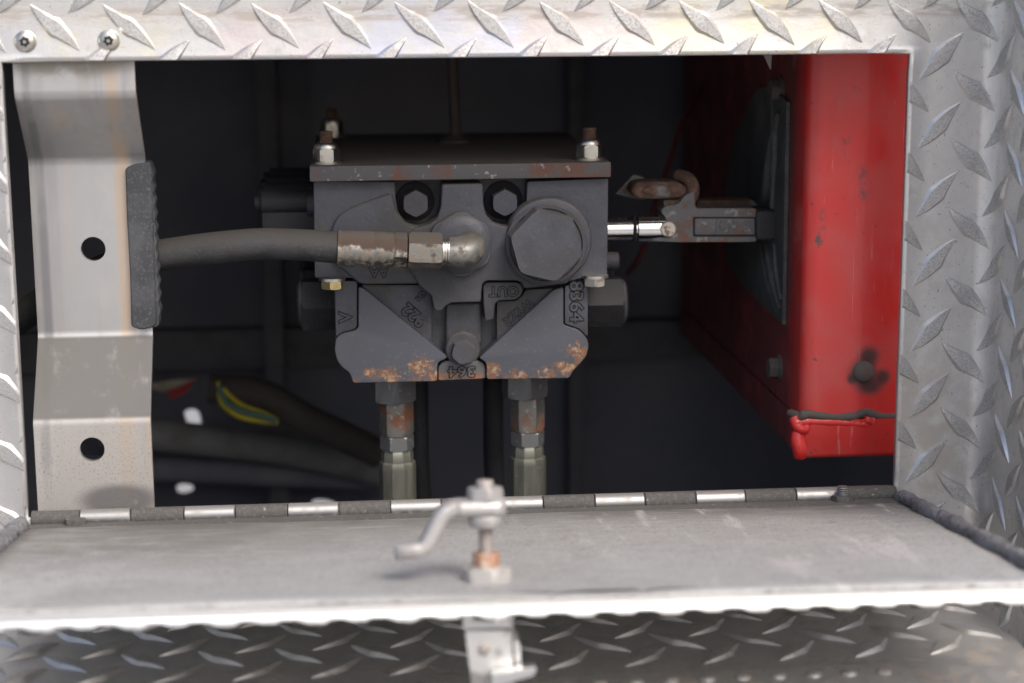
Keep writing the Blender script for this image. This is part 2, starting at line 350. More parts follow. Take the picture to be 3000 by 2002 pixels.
def tube(pts, r, n=20, sub=8, bm=None, rf=None, smooth=True, sq=1.0):
    c = crom(pts, sub) if smooth else [Vector(q) for q in pts]
    bm2 = bmesh.new(); rings = []; x = None
    for i, q in enumerate(c):
        t = (c[min(i+1, len(c)-1)]-c[max(i-1, 0)]).normalized()
        if x is None: x, y = frame(t)
        else: x = (x-t*x.dot(t)).normalized(); y = t.cross(x)
        vs = []
        for k in range(n):
            a = 2*math.pi*k/n; rr = r if rf is None else rf(i/(len(c)-1), a, r)
            vs.append(bm2.verts.new(q+(x*math.cos(a)+y*math.sin(a)*sq)*rr))
        rings.append(vs)
    for a, b in zip(rings, rings[1:]):
        for k in range(n): bm2.faces.new((a[k], a[(k+1) % n], b[(k+1) % n], b[k]))
    bm2.faces.new(rings[0][::-1]); bm2.faces.new(rings[-1]); flip_out(bm2); return merge(bm, bm2)
def box(lo, hi, bev=0.0, seg=2, bm=None):
    bm2 = bmesh.new(); bmesh.ops.create_cube(bm2, size=1)
    lo, hi = Vector(lo), Vector(hi)
    for v in bm2.verts: v.co = Vector([(lo[i]+hi[i])/2+v.co[i]*(hi[i]-lo[i]) for i in range(3)])
    if bev: bmesh.ops.bevel(bm2, geom=bm2.edges[:], offset=bev, segments=seg, profile=.6, affect='EDGES', clamp_overlap=True)
    flip_out(bm2); return merge(bm, bm2)
def letters(name, txt, u, v, Y, px, ang, parent, raise_=.55, mat='iron', sx=1.0, groove=True):
    """cast lettering standing proud of a face at depth Y, dirt lying in the outline around it"""
    for kind, off, up, mm_ in ((('lettering_dirt', .105, .12, 'groove'),) if groove else ())+((name, .004, raise_, mat),):
        cu = bpy.data.curves.new('t', 'FONT'); cu.body = txt; cu.size = 1.35; cu.align_x = 'CENTER'; cu.align_y = 'CENTER'
        cu.offset = off; cu.extrude = .01; cu.resolution_u = 3
        to = link(bpy.data.objects.new('t', cu)); dg = bpy.context.evaluated_depsgraph_get()
        me = bpy.data.meshes.new_from_object(to.evaluated_get(dg)); bpy.data.objects.remove(to); bpy.data.curves.remove(cu)
        bm = bmesh.new(); bm.from_mesh(me); bpy.data.meshes.remove(me)
        c = P(u, v, Y); s = px*mmpx(Y, v, u); ca, sa = math.cos(math.radians(ang)), math.sin(math.radians(ang))
        for q in bm.verts:
            x, y = q.co.x*s*sx, q.co.y*s; front = q.co.z > 0
            q.co = Vector((c.x+x*ca-y*sa, Y+(-up if front else .4), c.z+x*sa+y*ca))
        part(kind, bm, mm_, parent, smooth=False)

# ------------------------------------------------------------------ ground
bm = bmesh.new(); vs = [bm.verts.new(p) for p in ((-6e5, -6e5, -900), (6e5, -6e5, -900), (6e5, 6e5, -900), (-6e5, 6e5, -900))]; bm.faces.new(vs)
g = part('ground', bm, 'ground', None, smooth=False); g['kind'] = 'structure'

# ------------------------------------------------------------------ tread plate panel
W, H, PT = 406.0, 207.0, 31.78                      # opening, lug pitch
BEND, BR = 440.0, 9.0                               # where the sheet turns towards the viewer
ARC = BR*math.pi/2
def lean(s, t):                                     # the rim of the opening is dressed slightly outwards
    dy = 0.0
    if t >= 0 and -8 < s < W+8: dy -= 1.5*max(0, 1-t/20.0)**1.5*min(1, max(0, (s+8)/10.))*min(1, max(0, (W+8-s)/10.))
    if t <= 0:
        if s >= W: dy -= 1.3*max(0, 1-(s-W)/10.0)**1.5
        elif s <= 0: dy -= 1.0*max(0, 1+s/10.0)**1.5
    return dy+.35*math.sin(s*.021+1)*math.sin(t*.03)
def pmap(s, t, h=0.0):
    if s <= BEND: return Vector((s, lean(s, t)-h, t))
    if s < BEND+ARC:
        a = (s-BEND)/BR; r = BR-h
        return Vector((BEND+math.sin(a)*r, -BR+math.cos(a)*r+lean(BEND, t)*(1-a/1.6), t))
    return Vector((BEND+BR-h, -BR-(s-BEND-ARC), t))
panel = thing('vehicle_bodyside', 'bright aluminium diamond tread plate panel framing the dark opening', 'body panel', (200, 0, -300))
ss = sorted(set([-120, -90, -60, -40, -20]+[-10+2*i for i in range(6)]+[W+2*i for i in range(7)]+[10*i for i in range(1, 41)]+[W+20, W+28]+[BEND+ARC*i/8 for i in range(9)]+[BEND+ARC+20*i for i in range(1, 8)]))
ts = sorted(set([110, 80, 50, 30]+[2*i for i in range(13)]+[-8*i for i in range(1, 26)]+[-H, -230, -300]))
bm = bmesh.new(); V = {}
for i, s in enumerate(ss):
    for j, t in enumerate(ts): V[i, j] = bm.verts.new(pmap(s, t))
for i in range(len(ss)-1):
    for j in range(len(ts)-1):
        sc, tc = (ss[i]+ss[i+1])/2, (ts[j]+ts[j+1])/2
        if 0 < sc < W and -H < tc < 0: continue
        bm.faces.new((V[i, j], V[i+1, j], V[i+1, j+1], V[i, j+1]))
for v in [v for v in bm.verts if not v.link_faces]: bm.verts.remove(v)
bm.normal_update()
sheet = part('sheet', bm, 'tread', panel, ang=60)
md = sheet.modifiers.new('thickness', 'SOLIDIFY'); md.thickness = 3*S; md.offset = -1
# one lug: a pointed lens with a shoulder half way, flat knurled top
def lug_bm(ang, L=29.6, wd=4.15, ht=1.6):
    bm = bmesh.new(); n = 16; rows = []; j = random.uniform(.88, 1.08); L *= random.uniform(.96, 1.03); ht *= random.uniform(.8, 1.1)
    for i in range(n+1):
        t = -1+2*i/n; a = t*L/2
        base = wd*(1-abs(t)**1.35)*j
        sh = 1.0*math.exp(-((t-.10)/.13)**2); sh2 = 1.0*math.exp(-((t+.10)/.13)**2)
        wl, wr = base+sh*.55, base+sh2*.55; h = ht*(1-abs(t)**2.2)**.8 if abs(t) < 1 else 0
        x, y = math.cos(ang), math.sin(ang); skew = .55*math.sin(t*2.6)
        row = []
        for b, hh in ((-wl-.25, -.3), (-wl*.66, h), (wr*.66, h), (wr+.25, -.3)):
            b += skew; row.append(bm.verts.new((a*x-b*y, a*y+b*x, hh)))
        rows.append(row)
    for a, b in zip(rows, rows[1:]):
        for k in range(3):
            f = bm.faces.new((a[k], b[k], b[k+1], a[k+1])); f.material_index = 1 if k == 1 else 0
    bmesh.ops.remove_doubles(bm, verts=bm.verts[:], dist=.02); flip_out(bm)
    return bm
def cut(bm, co, no):                                # drop what lies on the side no points to
    r = bmesh.ops.bisect_plane(bm, geom=bm.verts[:]+bm.edges[:]+bm.faces[:], plane_co=co, plane_no=no, clear_outer=True)
    es = [e for e in r['geom_cut'] if isinstance(e, bmesh.types.BMEdge)]
    if es: bmesh.ops.holes_fill(bm, edges=es)
def add_lug(parent, s, t, ang, fmap, cuts=(), mats=('tread', 'knurl'), **k):
    bm = lug_bm(ang+random.gauss(0, .018), **k)
    for v in bm.verts: v.co.x += s; v.co.y += t
    for co, no in cuts: cut(bm, co, no)
    if len(bm.faces) < 6: bm.free(); return
    for v in bm.verts: v.co = fmap(v.co.x, v.co.y, v.co.z)
    part('tread_lug', bm, mats, parent, ang=28)
A1, A2 = math.radians(-45), math.radians(45)
for i in range(-4, 18):
    for j in range(-9, 4):
        for hf, ang in ((0, A1), (.5, A2)):
            s, t = 23.85+(i+hf)*PT, 14.40+(j-hf)*PT
            if not (-75 < s < BEND+ARC+95 and -262 < t < 98): continue
            if 12 < s < W-12 and t < -12: continue
            cuts = []
            if t < 0 and s > W-12 and s < W+12: cuts.append(((W+.3, 0, 0), (-1, 0, 0)))
            elif t < 0 and s < 12 and s > -12: cuts.append(((-.3, 0, 0), (1, 0, 0)))
            elif -12 <= t < 12 and -2 < s < W+2: cuts.append(((0, .3, 0), (0, -1, 0)))
            if t < -12 and 0 < s < W and not cuts: continue
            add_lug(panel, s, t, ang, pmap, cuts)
# two button-head screws
for u, v, rot in ((73, 123, .2), (318, 120, .75)):
    c = P(u, v, -2); c.y = lean(c.x, c.z)+.2
    bm = lathe(c, (0, -1, 0), [(0, 4.9), (.5, 4.9), (1.4, 4.5), (2.2, 3.7), (2.7, 2.6), (2.75, 1.9), (1.3, 1.8), (1.25, .01)], 28)
    so = part('screw', bm, 'zinc', panel, ang=40)
    star = [c+Vector((math.cos(a)*(2.5 if k % 2 else 1.6), 0, math.sin(a)*(2.5 if k % 2 else 1.6))) for k in range(12) for a in [rot+k*math.pi/6]]
    part('star_socket', prism(star, c.y-2.80, c.y-1.0), 'groove', so, smooth=False)
    part('socket_pin', lathe(c, (0, -1, 0), [(1.0, .9), (2.95, .75)], 12), 'zinc', so)

# ------------------------------------------------------------------ dark compartment behind the panel
comp = thing('equipment_compartment', 'dark grimy inside of the compartment behind the valve', 'compartment', (200, 230, -400))
X0, X1, YB, Z0, Z1 = -160, 560, 440, -420, 110
holes = [[(540, 1205), (560, 1198), (580, 1203), (588, 1225), (589, 1255), (582, 1272), (572, 1262), (555, 1245), (545, 1228)],
         [(516, 1424), (535, 1417), (560, 1420), (569, 1430), (560, 1440), (535, 1445), (520, 1440)],
         [(912, 1470), (925, 1464), (955, 1465), (980, 1472), (975, 1490), (915, 1488)]]
bm = bmesh.new(); es = []
def loop(pts):
    vs = [bm.verts.new(p) for p in pts]; return [bm.edges.new((vs[k], vs[(k+1) % len(vs)])) for k in range(len(vs))]
es += loop([(X0, YB, Z0), (X1, YB, Z0), (X1, YB, Z1), (X0, YB, Z1)])
for hpx in holes: es += loop(rnd([P(u, v, YB) for u, v in hpx], 1.5, 2))
bmesh.ops.triangle_fill(bm, edges=es, use_beauty=True)
part('back_wall', bm, 'dark', comp, smooth=False)
part('floor', box((X0, 4, Z0-3), (X1, YB, Z0)), 'dark', comp)
part('ceiling', box((X0, 4, Z1), (X1, YB, Z1+3)), 'dark', comp)
part('side_wall', box((X0-3, 4, Z0), (X0, YB, Z1)), 'dark', comp)
part('side_wall', box((X1, 4, Z0), (X1+3, YB, Z1)), 'dark', comp)
part('front_sill', box((X0, 4, Z0), (X1, 7, -H-24)), 'dark', comp)

# ------------------------------------------------------------------ bent bracket on the left
xl = (P(28, 180, 4).x+P(92, 500, 30).x+P(118, 985, 30).x+P(97, 1230, 4).x+P(105, 1490, 4).x)/5
xr = (P(385, 180, 4).x+P(430, 470, 30).x+P(453, 985, 30).x+P(440, 1230, 4).x+P(450, 1485, 4).x)/5
BF = 4.0; BB = 30.0
path = [(BF, 24), (BF, P(200, 282, BF).z), (BB, P(200, 470, BB).z), (BB, P(200, 985, BB).z), (BF, P(200, 1232, BF).z), (BF, -240)]
rp_ = []
for i, (y, z) in enumerate(path):
    if i in (0, len(path)-1): rp_.append((y, z)); continue
    p = Vector((y, z)); a = Vector(path[i-1]); b = Vector(path[i+1]); r = 2.8
    s0 = p+(a-p).normalized()*r; s1 = p+(b-p).normalized()*r
    for k in range(13):
        t = k/12; q = s0*(1-t)**2+p*(2*t*(1-t))+s1*t*t; rp_.append((q.x, q.y))
bk = thing('mounting_bracket', 'cranked aluminium strap bracket with two round holes left of the valve', 'bracket', (40, 4, -240))
bm = bmesh.new()
hz = [P(273, 730, BB), P(270, 1317, BF)]; HR = 35*mmpx(BB)
flat = []
for (y0, z0), (y1, z1) in zip(rp_, rp_[1:]):
    h = [q for q in hz if z1 < q.z < z0]
    a = [bm.verts.new(p) for p in ((xl, y0, z0), (xr, y0, z0), (xr, y1, z1), (xl, y1, z1))]
    if not h:
        f = bm.faces.new(a); flat.append((f, math.hypot(y1-y0, z1-z0) > 5)); continue
    es = [bm.edges.new((a[k], a[(k+1) % 4])) for k in range(4)]; q = h[0]; n = 48
    c = [bm.verts.new((q.x+HR*math.cos(2*math.pi*k/n), y0, q.z+HR*math.sin(2*math.pi*k/n))) for k in range(n)]
    es += [bm.edges.new((c[k], c[(k+1) % n])) for k in range(n)]
    g = bmesh.ops.triangle_fill(bm, edges=es, use_beauty=True)
    flat += [(f, True) for f in g['geom'] if isinstance(f, bmesh.types.BMFace)]
for f, fl_ in flat: f.material_index = 1 if fl_ else 0
bmesh.ops.remove_doubles(bm, verts=bm.verts[:], dist=.01)
for f in bm.faces:
    f.normal_update()
    if f.normal.y > 0: f.normal_flip()
st = part('strap', bm, ['bracket', 'bracket'], bk, ang=60)
for p_ in st.data.polygons: p_.use_smooth = False
md = st.modifiers.new('thickness', 'SOLIDIFY'); md.thickness = 3*S; md.offset = -1
# rubber edging pushed over the right edge where the hose passes
o_ = [(366, 494), (392, 482), (438, 476), (446, 500), (450, 700), (458, 950), (446, 962), (412, 968), (384, 958), (380, 800), (371, 640)]
ed = part('edge_guard', prism(rnd(poly(o_, BB-4), 1.2, 2), BB-4, BB+9, 1.4, 3), 'rubber', bk, label='grey rubber edging pushed over the bracket edge')
sp = [(440, 486)]+[(446+i*.95+(5 if i % 2 else -2), 490+i*20) for i in range(23)]+[(466, 952), (452, 960), (440, 940)]
part('serrated_lip', prism(rnd(poly(sp, BB-2), .8, 2), BB-2.5, BB+8, .7), 'rubber', ed)

# ------------------------------------------------------------------ access door folded down
ZH = -210.6; HY = -4.0
def da(x): return math.radians(7.72-(x/406.0)*.92)
def dmap(x, wv, h=0.0):
    a = da(x); return Vector((x, HY-wv*math.cos(a)+h*math.sin(a), ZH+wv*math.sin(a)+h*math.cos(a)))
LD, TD = 200.0, 4.2
door = thing('access_door', 'folded down aluminium access door with dusty grey inner face', 'door', dmap(200, 100, -6))
def dgrid(xs, ws, hf, bm=None):
    bm2 = bmesh.new(); V = {}
    for i, x in enumerate(xs):
        for j, wv in enumerate(ws): V[i, j] = bm2.verts.new(dmap(x, wv, hf(x, wv)))
    for i in range(len(xs)-1):
        for j in range(len(ws)-1): bm2.faces.new((V[i, j], V[i+1, j], V[i+1, j+1], V[i, j+1]))
    return merge(bm, bm2)
xs = [1+404*i/40 for i in range(41)]; ws = [7+193*j/20 for j in range(21)]
bm = dgrid(xs, ws, lambda x, wv: .35*math.sin(x*.03+wv*.02))
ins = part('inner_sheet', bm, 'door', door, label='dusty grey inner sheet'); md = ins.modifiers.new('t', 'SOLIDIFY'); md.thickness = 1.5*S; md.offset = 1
ins.modifiers['t'].offset = -1
bm = bmesh.new()
for x in xs:
    pass
V = []
def bumps(x):                                       # lugs of the outer face cut through at the front edge
    p = (x/PT) % 1.0; b = 0
    for c, hw, hh in ((.22, .19, 1.7), (.70, .16, 1.2)):
        q = abs(p-c)/hw
        if q < 1: b = max(b, hh*min(1, (1-q)*(1.5 if p < c else 3.2)))
    return b
for i in range(401):
    x = 1+404*i/400; b_ = bumps(x)
    V.append([bm.verts.new(dmap(x, wv, h)) for wv, h in ((6, -1.7), (201.6, -1.9), (201.7, -1.3), (202.2, -1.25), (203.3, -1.7), (204.0, -2.6), (204.1, -3.7-b_*.9), (203.4, -3.9-b_), (188, -TD))])
for a, b in zip(V, V[1:]):
    for k in range(9): bm.faces.new((a[k], b[k], b[(k+1) % 9], a[(k+1) % 9]))
bm.faces.new(V[0]); bm.faces.new(V[-1][::-1]); flip_out(bm)
op = part('outer_plate', bm, 'edge', door, ang=40, label='bright cut edge of the outer tread plate')
bm = bmesh.new(); rows = []
N = 260
for i in range(N+1):
    x = 1+404*i/N; ph = (x/PT) % 1.0
    wb = 189.5-2.4*math.sin(ph*math.pi)**.7+.35*math.sin(x*.9)+(3.2 if ph > .94 or ph < .05 else 0)
    rows.append([bm.verts.new(dmap(x, wv, h)) for wv, h in ((wb, .0), (wb+.8, 1.0), (wb+3.0, 1.35), (198.6, .95), (200.4, .15), (200.4, -1.5))])
for a, b in zip(rows, rows[1:]):
    for k in range(5): bm.faces.new((a[k], b[k], b[k+1], a[k+1]))
flip_out(bm)
part('folded_lip', bm, 'edge', door, ang=50)
for i in range(-1, 14):
    for j in range(-1, 3):
        for hf, ang in ((0, A1), (.5, A2)):
            s, wv = 8+(i+hf)*PT, 199-(j+hf)*PT
            if not (14 < s < 392 and 130 < wv < 206): continue
            cuts = [((0, 203.2, 0), (0, 1, 0))] if wv > 185 else []
            add_lug(door, s, wv, ang, lambda x, y, z: dmap(x, y, -TD-z*1.3), cuts, ('edge', 'edge'), wd=5.2, L=31)
for x, nm in ((W+.5, 1), (-1.0, -1)):
    pts = [dmap(x+random.uniform(-.4, .4), 1+i*9.3, 2.6+random.uniform(-.3, .3)) for i in range(23)]
    def rf(t, a, r):
        fold = sum(math.exp(-((t-c-.012*math.sin(a*1.3+c*40))/(.006+.006*math.sin(c*91)**2))**2) for c in (.05, .09, .15, .19, .26, .31, .38, .44, .49, .53, .60, .66, .74, .80, .85, .91))
        return r*(1+.10*math.sin(t*31+nm)+.06*math.sin(t*77+2*a)-.30*fold*(.55+.45*math.cos(a-2.2))+.05*math.sin(3*a+t*20))*(min(1, .35+t*14))
    part('side_seal', tube(pts, 4.0, 20, 14, rf=rf), 'seal', door, ang=80, label='wrinkled black rubber seal along the door edge')

# latch on the door
def PD(u, v):
    d = ray(u, v); a = da(200); n = Vector((0, math.sin(a), math.cos(a))); o = Vector((0, HY, ZH))
    return CAM+d*((o-CAM).dot(n)/d.dot(n))
lb = PD(1426, 1712); a_ = da(lb.x); LN = Vector((0, math.sin(a_), math.cos(a_))); LX = Vector((1, 0, 0))
stud = part('latch_stud', lathe(lb, LN, [(-4, 2.9), (10.5, 2.9)]+[(10.5+i*.5, 2.9 if i % 2 else 2.45) for i in range(24)]+[(22.5, 2.9), (31, 2.9), (38.6, 3.3), (39.4, 2.9)], 20), 'shaft', door, label='threaded latch stud standing on the door')
part('base_washer', lathe(lb, LN, [(0, 11.0), (.9, 11.0), (1.0, 10.6)], 32), 'dullnut', stud)
part('base_nut', hexa(lb+LN*1.0, LN, 5.4, 9.6, .8, .25), 'dullnut', stud)
part('collar', lathe(lb, LN, [(6.2, 6.6), (7.0, 6.5), (7.0, 5.2)], 28), 'dullnut', stud)
part('lock_nut', hexa(lb+LN*6.8, LN, 5.4, 5.3, .5, .55), 'rustnut', stud, label='copper brown rusty lock nut')
part('hub_washer', lathe(lb, LN, [(21.8, 5.6), (22.6, 6.4), (25.4, 6.9), (26.4, 6.7)], 28), 'latch', stud)
arm = [(7.6, 29.3), (0, 29.3), (-9, 29.4), (-13, 28.9), (-16, 27.0), (-18.5, 23.0), (-21.5, 17.4), (-23.2, 15.4), (-26, 14.3), (-34.5, 13.6)]
bm = bmesh.new(); rows = []; cc = crom([Vector((x, 0, h)) for x, h in arm], 6)
for i, q in enumerate(cc):
    t = (cc[min(i+1, len(cc)-1)]-cc[max(0, i-1)]).normalized(); nn = Vector((-t.z, 0, t.x)); f = i/(len(cc)-1)
    hw = 6.8 if f < .25 else 6.0; th = 3.1 if f < .78 else 3.0
    if f > .9: hw *= math.sqrt(max(.08, 1-((f-.9)/.1)**2*.8))
    if f < .06: hw *= math.sqrt(max(.15, 1-((.06-f)/.06)**2*.75))
    ring = []
    for k in range(16):
        an = 2*math.pi*k/16; ex = lambda z: math.copysign(abs(z)**.5, z)
        p = q+nn*(ex(math.cos(an))*th)*-1
        ring.append(bm.verts.new(lb+LX*p.x+LN*p.z+LN.cross(LX)*(ex(math.sin(an))*hw)))
    rows.append(ring)
for a, b in zip(rows, rows[1:]):
    for k in range(16): bm.faces.new((a[k], b[k], b[(k+1) % 16], a[(k+1) % 16]))
bm.faces.new(rows[0]); bm.faces.new(rows[-1][::-1]); flip_out(bm)
part('cam_arm', bm, 'latch', stud, ang=50, label='cranked pale cam arm reaching sideways')
part('top_nut', hexa(lb+LN*32.0, LN, 4.6, 7.0, .9, .2), 'latch', stud)
# handle hanging under the front edge
YH = dmap(180, 193).y
def hbox(u0, v0, u1, v1, y0, y1, bev=.5): 
    a, b = P(u0, v1, y0), P(u1, v0, y0); return box((a.x, y0, a.z), (b.x, y1, b.z), bev)
hd = part('latch_handle', hbox(1356, 1792, 1505, 1846, YH-6, YH+8, .8), 'handle', door, label='white metal latch handle hanging below the door edge')
part('handle_plate', prism(rnd(poly([(1362, 1850), (1498, 1850), (1506, 2030), (1384, 2030)], YH-4), 1, 2), YH-4, YH-1.5, .5), 'handle', hd)
part('handle_flange', prism(rnd(poly([(1499, 1852), (1520, 1870), (1522, 1965), (1506, 1975)], YH+4), .8, 2), YH-3, YH+12, .5), 'handle', hd)
part('handle_tab', prism(rnd(poly([(1440, 1972), (1572, 1950), (1566, 1978), (1440, 2012)], YH-8), 1, 2), YH-9, YH-5, .5), 'edge', hd)
part('rivet', lathe(P(1418, 1903, YH-4), (0, -1, 0), [(-.2, 2.4), (.5, 2.3), (1.0, 1.6), (1.1, .01)], 18), 'shaft', hd)

# ------------------------------------------------------------------ piano hinge
hin = thing('piano_hinge', 'long piano hinge joining the door to the opening sill', 'hinge', (200, HY, ZH-4))
zb = lambda u: 1514+(u-310)/(2400-310)*(1459-1514)
edges = [92, 235, 385, 540, 690, 843, 993, 1143, 1293, 1440, 1590, 1740, 1887, 2035, 2180, 2328, 2470, 2622]
for i, (a, b) in enumerate(zip(edges, edges[1:])):
    p, q = P(a, zb(a), HY), P(b, zb(b), HY); r = 4.15 if i % 2 else 4.0
    p.z = q.z = -206.9-.15*(p.x/400)
    g_ = .16
    bm = lathe(Vector((p.x+g_, HY, p.z)), (1, 0, 0), [(0, r-.4), (.4, r), (q.x-p.x-2*g_-.4, r), (q.x-p.x-2*g_, r-.4)], 28)
    part('knuckle', bm, 'hinge' if i % 2 else 'hinge_dusty', hin, ang=40)
bm = bmesh.new(); V = []
for x in [2+402*i/20 for i in range(21)]:
    V.append([bm.verts.new(dmap(x, wv, h)) for wv, h in ((2, .6), (2, 2.2), (13.2, 2.1), (14.0, 1.9), (14.0, 1.0), (6, .7))])
for a, b in zip(V, V[1:]):
    for k in range(6): bm.faces.new((a[k], b[k], b[(k+1) % 6], a[(k+1) % 6]))
bm.faces.new(V[0]); bm.faces.new(V[-1][::-1]); flip_out(bm)
part('door_leaf', bm, 'hinge_dusty', hin, ang=30)
part('sill_leaf', box((1, 3.2, -H-22), (W-1, 4.6, -205)), 'hinge_dusty', hin)
for u, v, stub in ((2482, 1478, 1), (222, 1540, 0)):
    c = PD(u, v+10); c = dmap(c.x, 7.5, 1.5)
    bm = hexa(c, LN, 3.2, 5.2, .6, .3)
    b_ = part('hinge_nut', bm, 'hinge_dusty', hin)
    if stub: part('bolt_end', lathe(c, LN, [(3, 2.6)]+[(3+i*.5, 2.7 if i % 2 else 2.2) for i in range(9)]+[(7.6, 2.4)], 16), 'fitting_grey', b_)

# ------------------------------------------------------------------ tread plate step below
ZS = -241.0
stp = thing('tread_plate_step', 'shaded diamond tread plate step under the folded door', 'step', (190, -60, ZS-4))
def smap(x, y, h=0.0): return Vector((x, y, ZS+h+.4*math.sin(x*.02)*math.sin(y*.03)))
bm = bmesh.new(); V = {}
sx_ = [-140+10*i for i in range(57)]
ys = [2-8*i for i in range(28)]
for i, x in enumerate(sx_):
    for j, y in enumerate(ys):
        xx = x
        if i == len(sx_)-1: xx = 425.5+1.0*math.sin(y*.21)+.8*math.sin(y*.09+1)
        V[i, j] = bm.verts.new(smap(xx, y))
for i in range(len(sx_)-1):
    for j in range(len(ys)-1): bm.faces.new((V[i, j], V[i, j+1], V[i+1, j+1], V[i+1, j]))
bm.normal_update()
so = part('sheet', bm, 'step', stp, ang=60); md = so.modifiers.new('t', 'SOLIDIFY'); md.thickness = 3*S; md.offset = -1
l0 = PZ(318, 1903, ZS)          # centre of one forward-leaning lug seen on the step
for i in range(-3, 15):
    for j in range(-3, 4):
        for hf, ang in ((0, A2), (.5, A1)):
            s, t = l0.x+(i+hf)*PT, l0.y+(j-hf)*PT
            if not (-40 < s < 424 and -128 < t < -12): continue
            cuts = [((425.2, 0, 0), (1, 0, 0))] if s > 410 else []
            add_lug(stp, s, t, ang, smap, cuts, ('step', 'knurl_step'), wd=4.8, ht=1.8)
yl = PZ(2300, 1972, ZS).y; xe = PZ(2652, 1966, ZS).x
grip = thing('grip_strip', 'worn studded metal grip strip along the front of the step', 'grip strip', (200, yl-10, ZS))
part('strip', box((-120, yl-44, ZS+.2), (xe, yl, ZS+2.4), .5), 'step', grip)
for i in range(0, 29):
    p = Vector((PZ(2600, 1985, ZS+2).x-14.3*i, yl-9, ZS+2.2))
    part('stud', lathe(p, (0, 0, 1), [(0, 3.6), (.6, 3.3), (1.3, 2.3), (1.6, 1.0), (1.62, .01)], 18), 'step', grip)

# ------------------------------------------------------------------ hydraulic valve
YV = 66.0
val = thing('hydraulic_valve', 'dark grey cast iron hydraulic control valve bank with rusty lower edge', 'valve', P(1350, 1120, YV+60))
body = [(918, 522), (1783, 516), (1779, 808), (1724, 812), (1723, 990), (1725, 1018), (1717, 1046), (1699, 1067), (1676, 1090), (1669, 1109), (1425, 1112), (1281, 1118), (1034, 1123), (1029, 1105), (1023, 1092), (1002, 1077), (987, 1056), (980, 1026), (983, 990), (978, 852), (978, 818), (922, 815)]
part('body', prism(poly(body, YV), YV+12, YV+165), 'iron', val, label='dark cast body')
def plate(name, px, dy, depth=9, bev=.9, r=1.2, mat='iron', parent=val, seg=3, **k):
    return part(name, prism(rnd(poly(px, YV+dy), r, 3), YV+dy, YV+dy+depth, bev, seg), mat, parent, ang=32, **k)
plate('face_pad', [(918, 530), (1157, 533), (1159, 582), (1166, 622), (1188, 652), (1215, 662), (1262, 664), (1262, 800), (1230, 826), (1056, 826), (1030, 815), (922, 815)], 0, 13, .7)
plate('face_pad', [(1545, 533), (1783, 523), (1779, 806), (1722, 811), (1640, 832), (1560, 832), (1476, 760), (1476, 668), (1515, 654), (1541, 625)], 0, 13, .7)
plate('raised_arm', [(968, 705), (974, 662), (990, 634), (1024, 612), (1126, 573), (1148, 570), (1156, 592), (1164, 626), (1187, 657), (1222, 668), (1258, 668), (1258, 800), (1228, 833), (1056, 835), (978, 770)], -3.2, 14, 3.0, 3)
cov = plate('cover', [(1295, 541), (1414, 539), (1417, 605), (1425, 632), (1446, 655), (1480, 666), (1508, 660), (1540, 636), (1560, 604), (1612, 596), (1680, 625), (1722, 690), (1712, 770), (1660, 832), (1537, 847), (1529, 829), (1515, 823), (1428, 823), (1414, 830), (1411, 850), (1409, 886), (1322, 888), (1306, 897), (1293, 913), (1274, 911), (1269, 895), (1265, 868), (1228, 837), (1211, 808), (1194, 783), (1188, 740), (1192, 690), (1215, 669), (1252, 662), (1281, 640), (1292, 605)], -5, 18, 1.0, 1.4)
tab = plate('port_tab', [(1415, 836), (1425, 828), (1515, 828), (1527, 835), (1533, 852), (1524, 869), (1510, 879), (1462, 881), (1450, 890), (1446, 935), (1422, 942), (1417, 890)], -.5, 13, .6, 1.0)
letters('lettering', 'OUT', 1476, 853, YV-.5, 30, 180, tab, mat='iron')
c = P(1608, 706, YV-6.5)
part('port_boss', lathe(Vector((c.x, YV+4, c.z)), (0, -1, 0), [(0, 21.2), (9.5, 21.2), (10.6, 20.6), (11.0, 19.6)], 64), 'iron', val, ang=30)
c = P(1600, 718, YV-8)
part('plug_seat', lathe(Vector((c.x, YV, c.z)), (0, -1, 0), [(0, 20.0), (8.2, 20.0), (8.5, 19.7), (8.5, 18), (7.6, 17.5)], 64), 'iron', val, ang=30)
hx = [(1565, 624), (1673, 648), (1704, 740), (1638, 814), (1531, 803), (1498, 696)]
hc = sum((P(u, v, YV-21) for u, v in hx), Vector())/6
part('hex_plug', hexa(Vector((hc.x, YV-6, hc.z)), (0, -1, 0), 15, 18.2, 1.1, 0, ref=P(1673, 648, YV-21)-hc, both=False, lim0=.965), 'iron', val, ang=25, label='large hexagonal blanking plug')
pc = P(1350, 717, YV-8)
def chamf(o, r, n=72):
    return [o+Vector((math.cos(t), 0, math.sin(t)))*min(r, r*1.075*math.cos(math.pi/6)/math.cos(((t+math.pi/2) % (math.pi/3))-math.pi/6)) for k in range(n) for t in [2*math.pi*k/n]]
pa = part('port_adapter', prism(chamf(pc, 16.0), YV-9.5, YV, 1.2, 3), 'iron', val, ang=32)
part('adapter_cone', lathe(Vector((pc.x, YV-9.3, pc.z)), (0, -1, 0), [(0, 14.6), (1.2, 13.0), (1.9, 9.0)], 56), 'iron', pa)
for u, v in ((1218, 598), (1480, 595)):
    q = P(u, v, YV-1); q.y = YV+12.5
    wsh = part('bolt_washer', lathe(q, (0, -1, 0), [(0, 9.6), (1.6, 9.6), (2.0, 9.1)], 40), 'groove', val)
    part('pocket_bolt', hexa(q, (0, -1, 0), 13.6, 6.7, .7, .52, both=False), 'iron', val, ang=25)
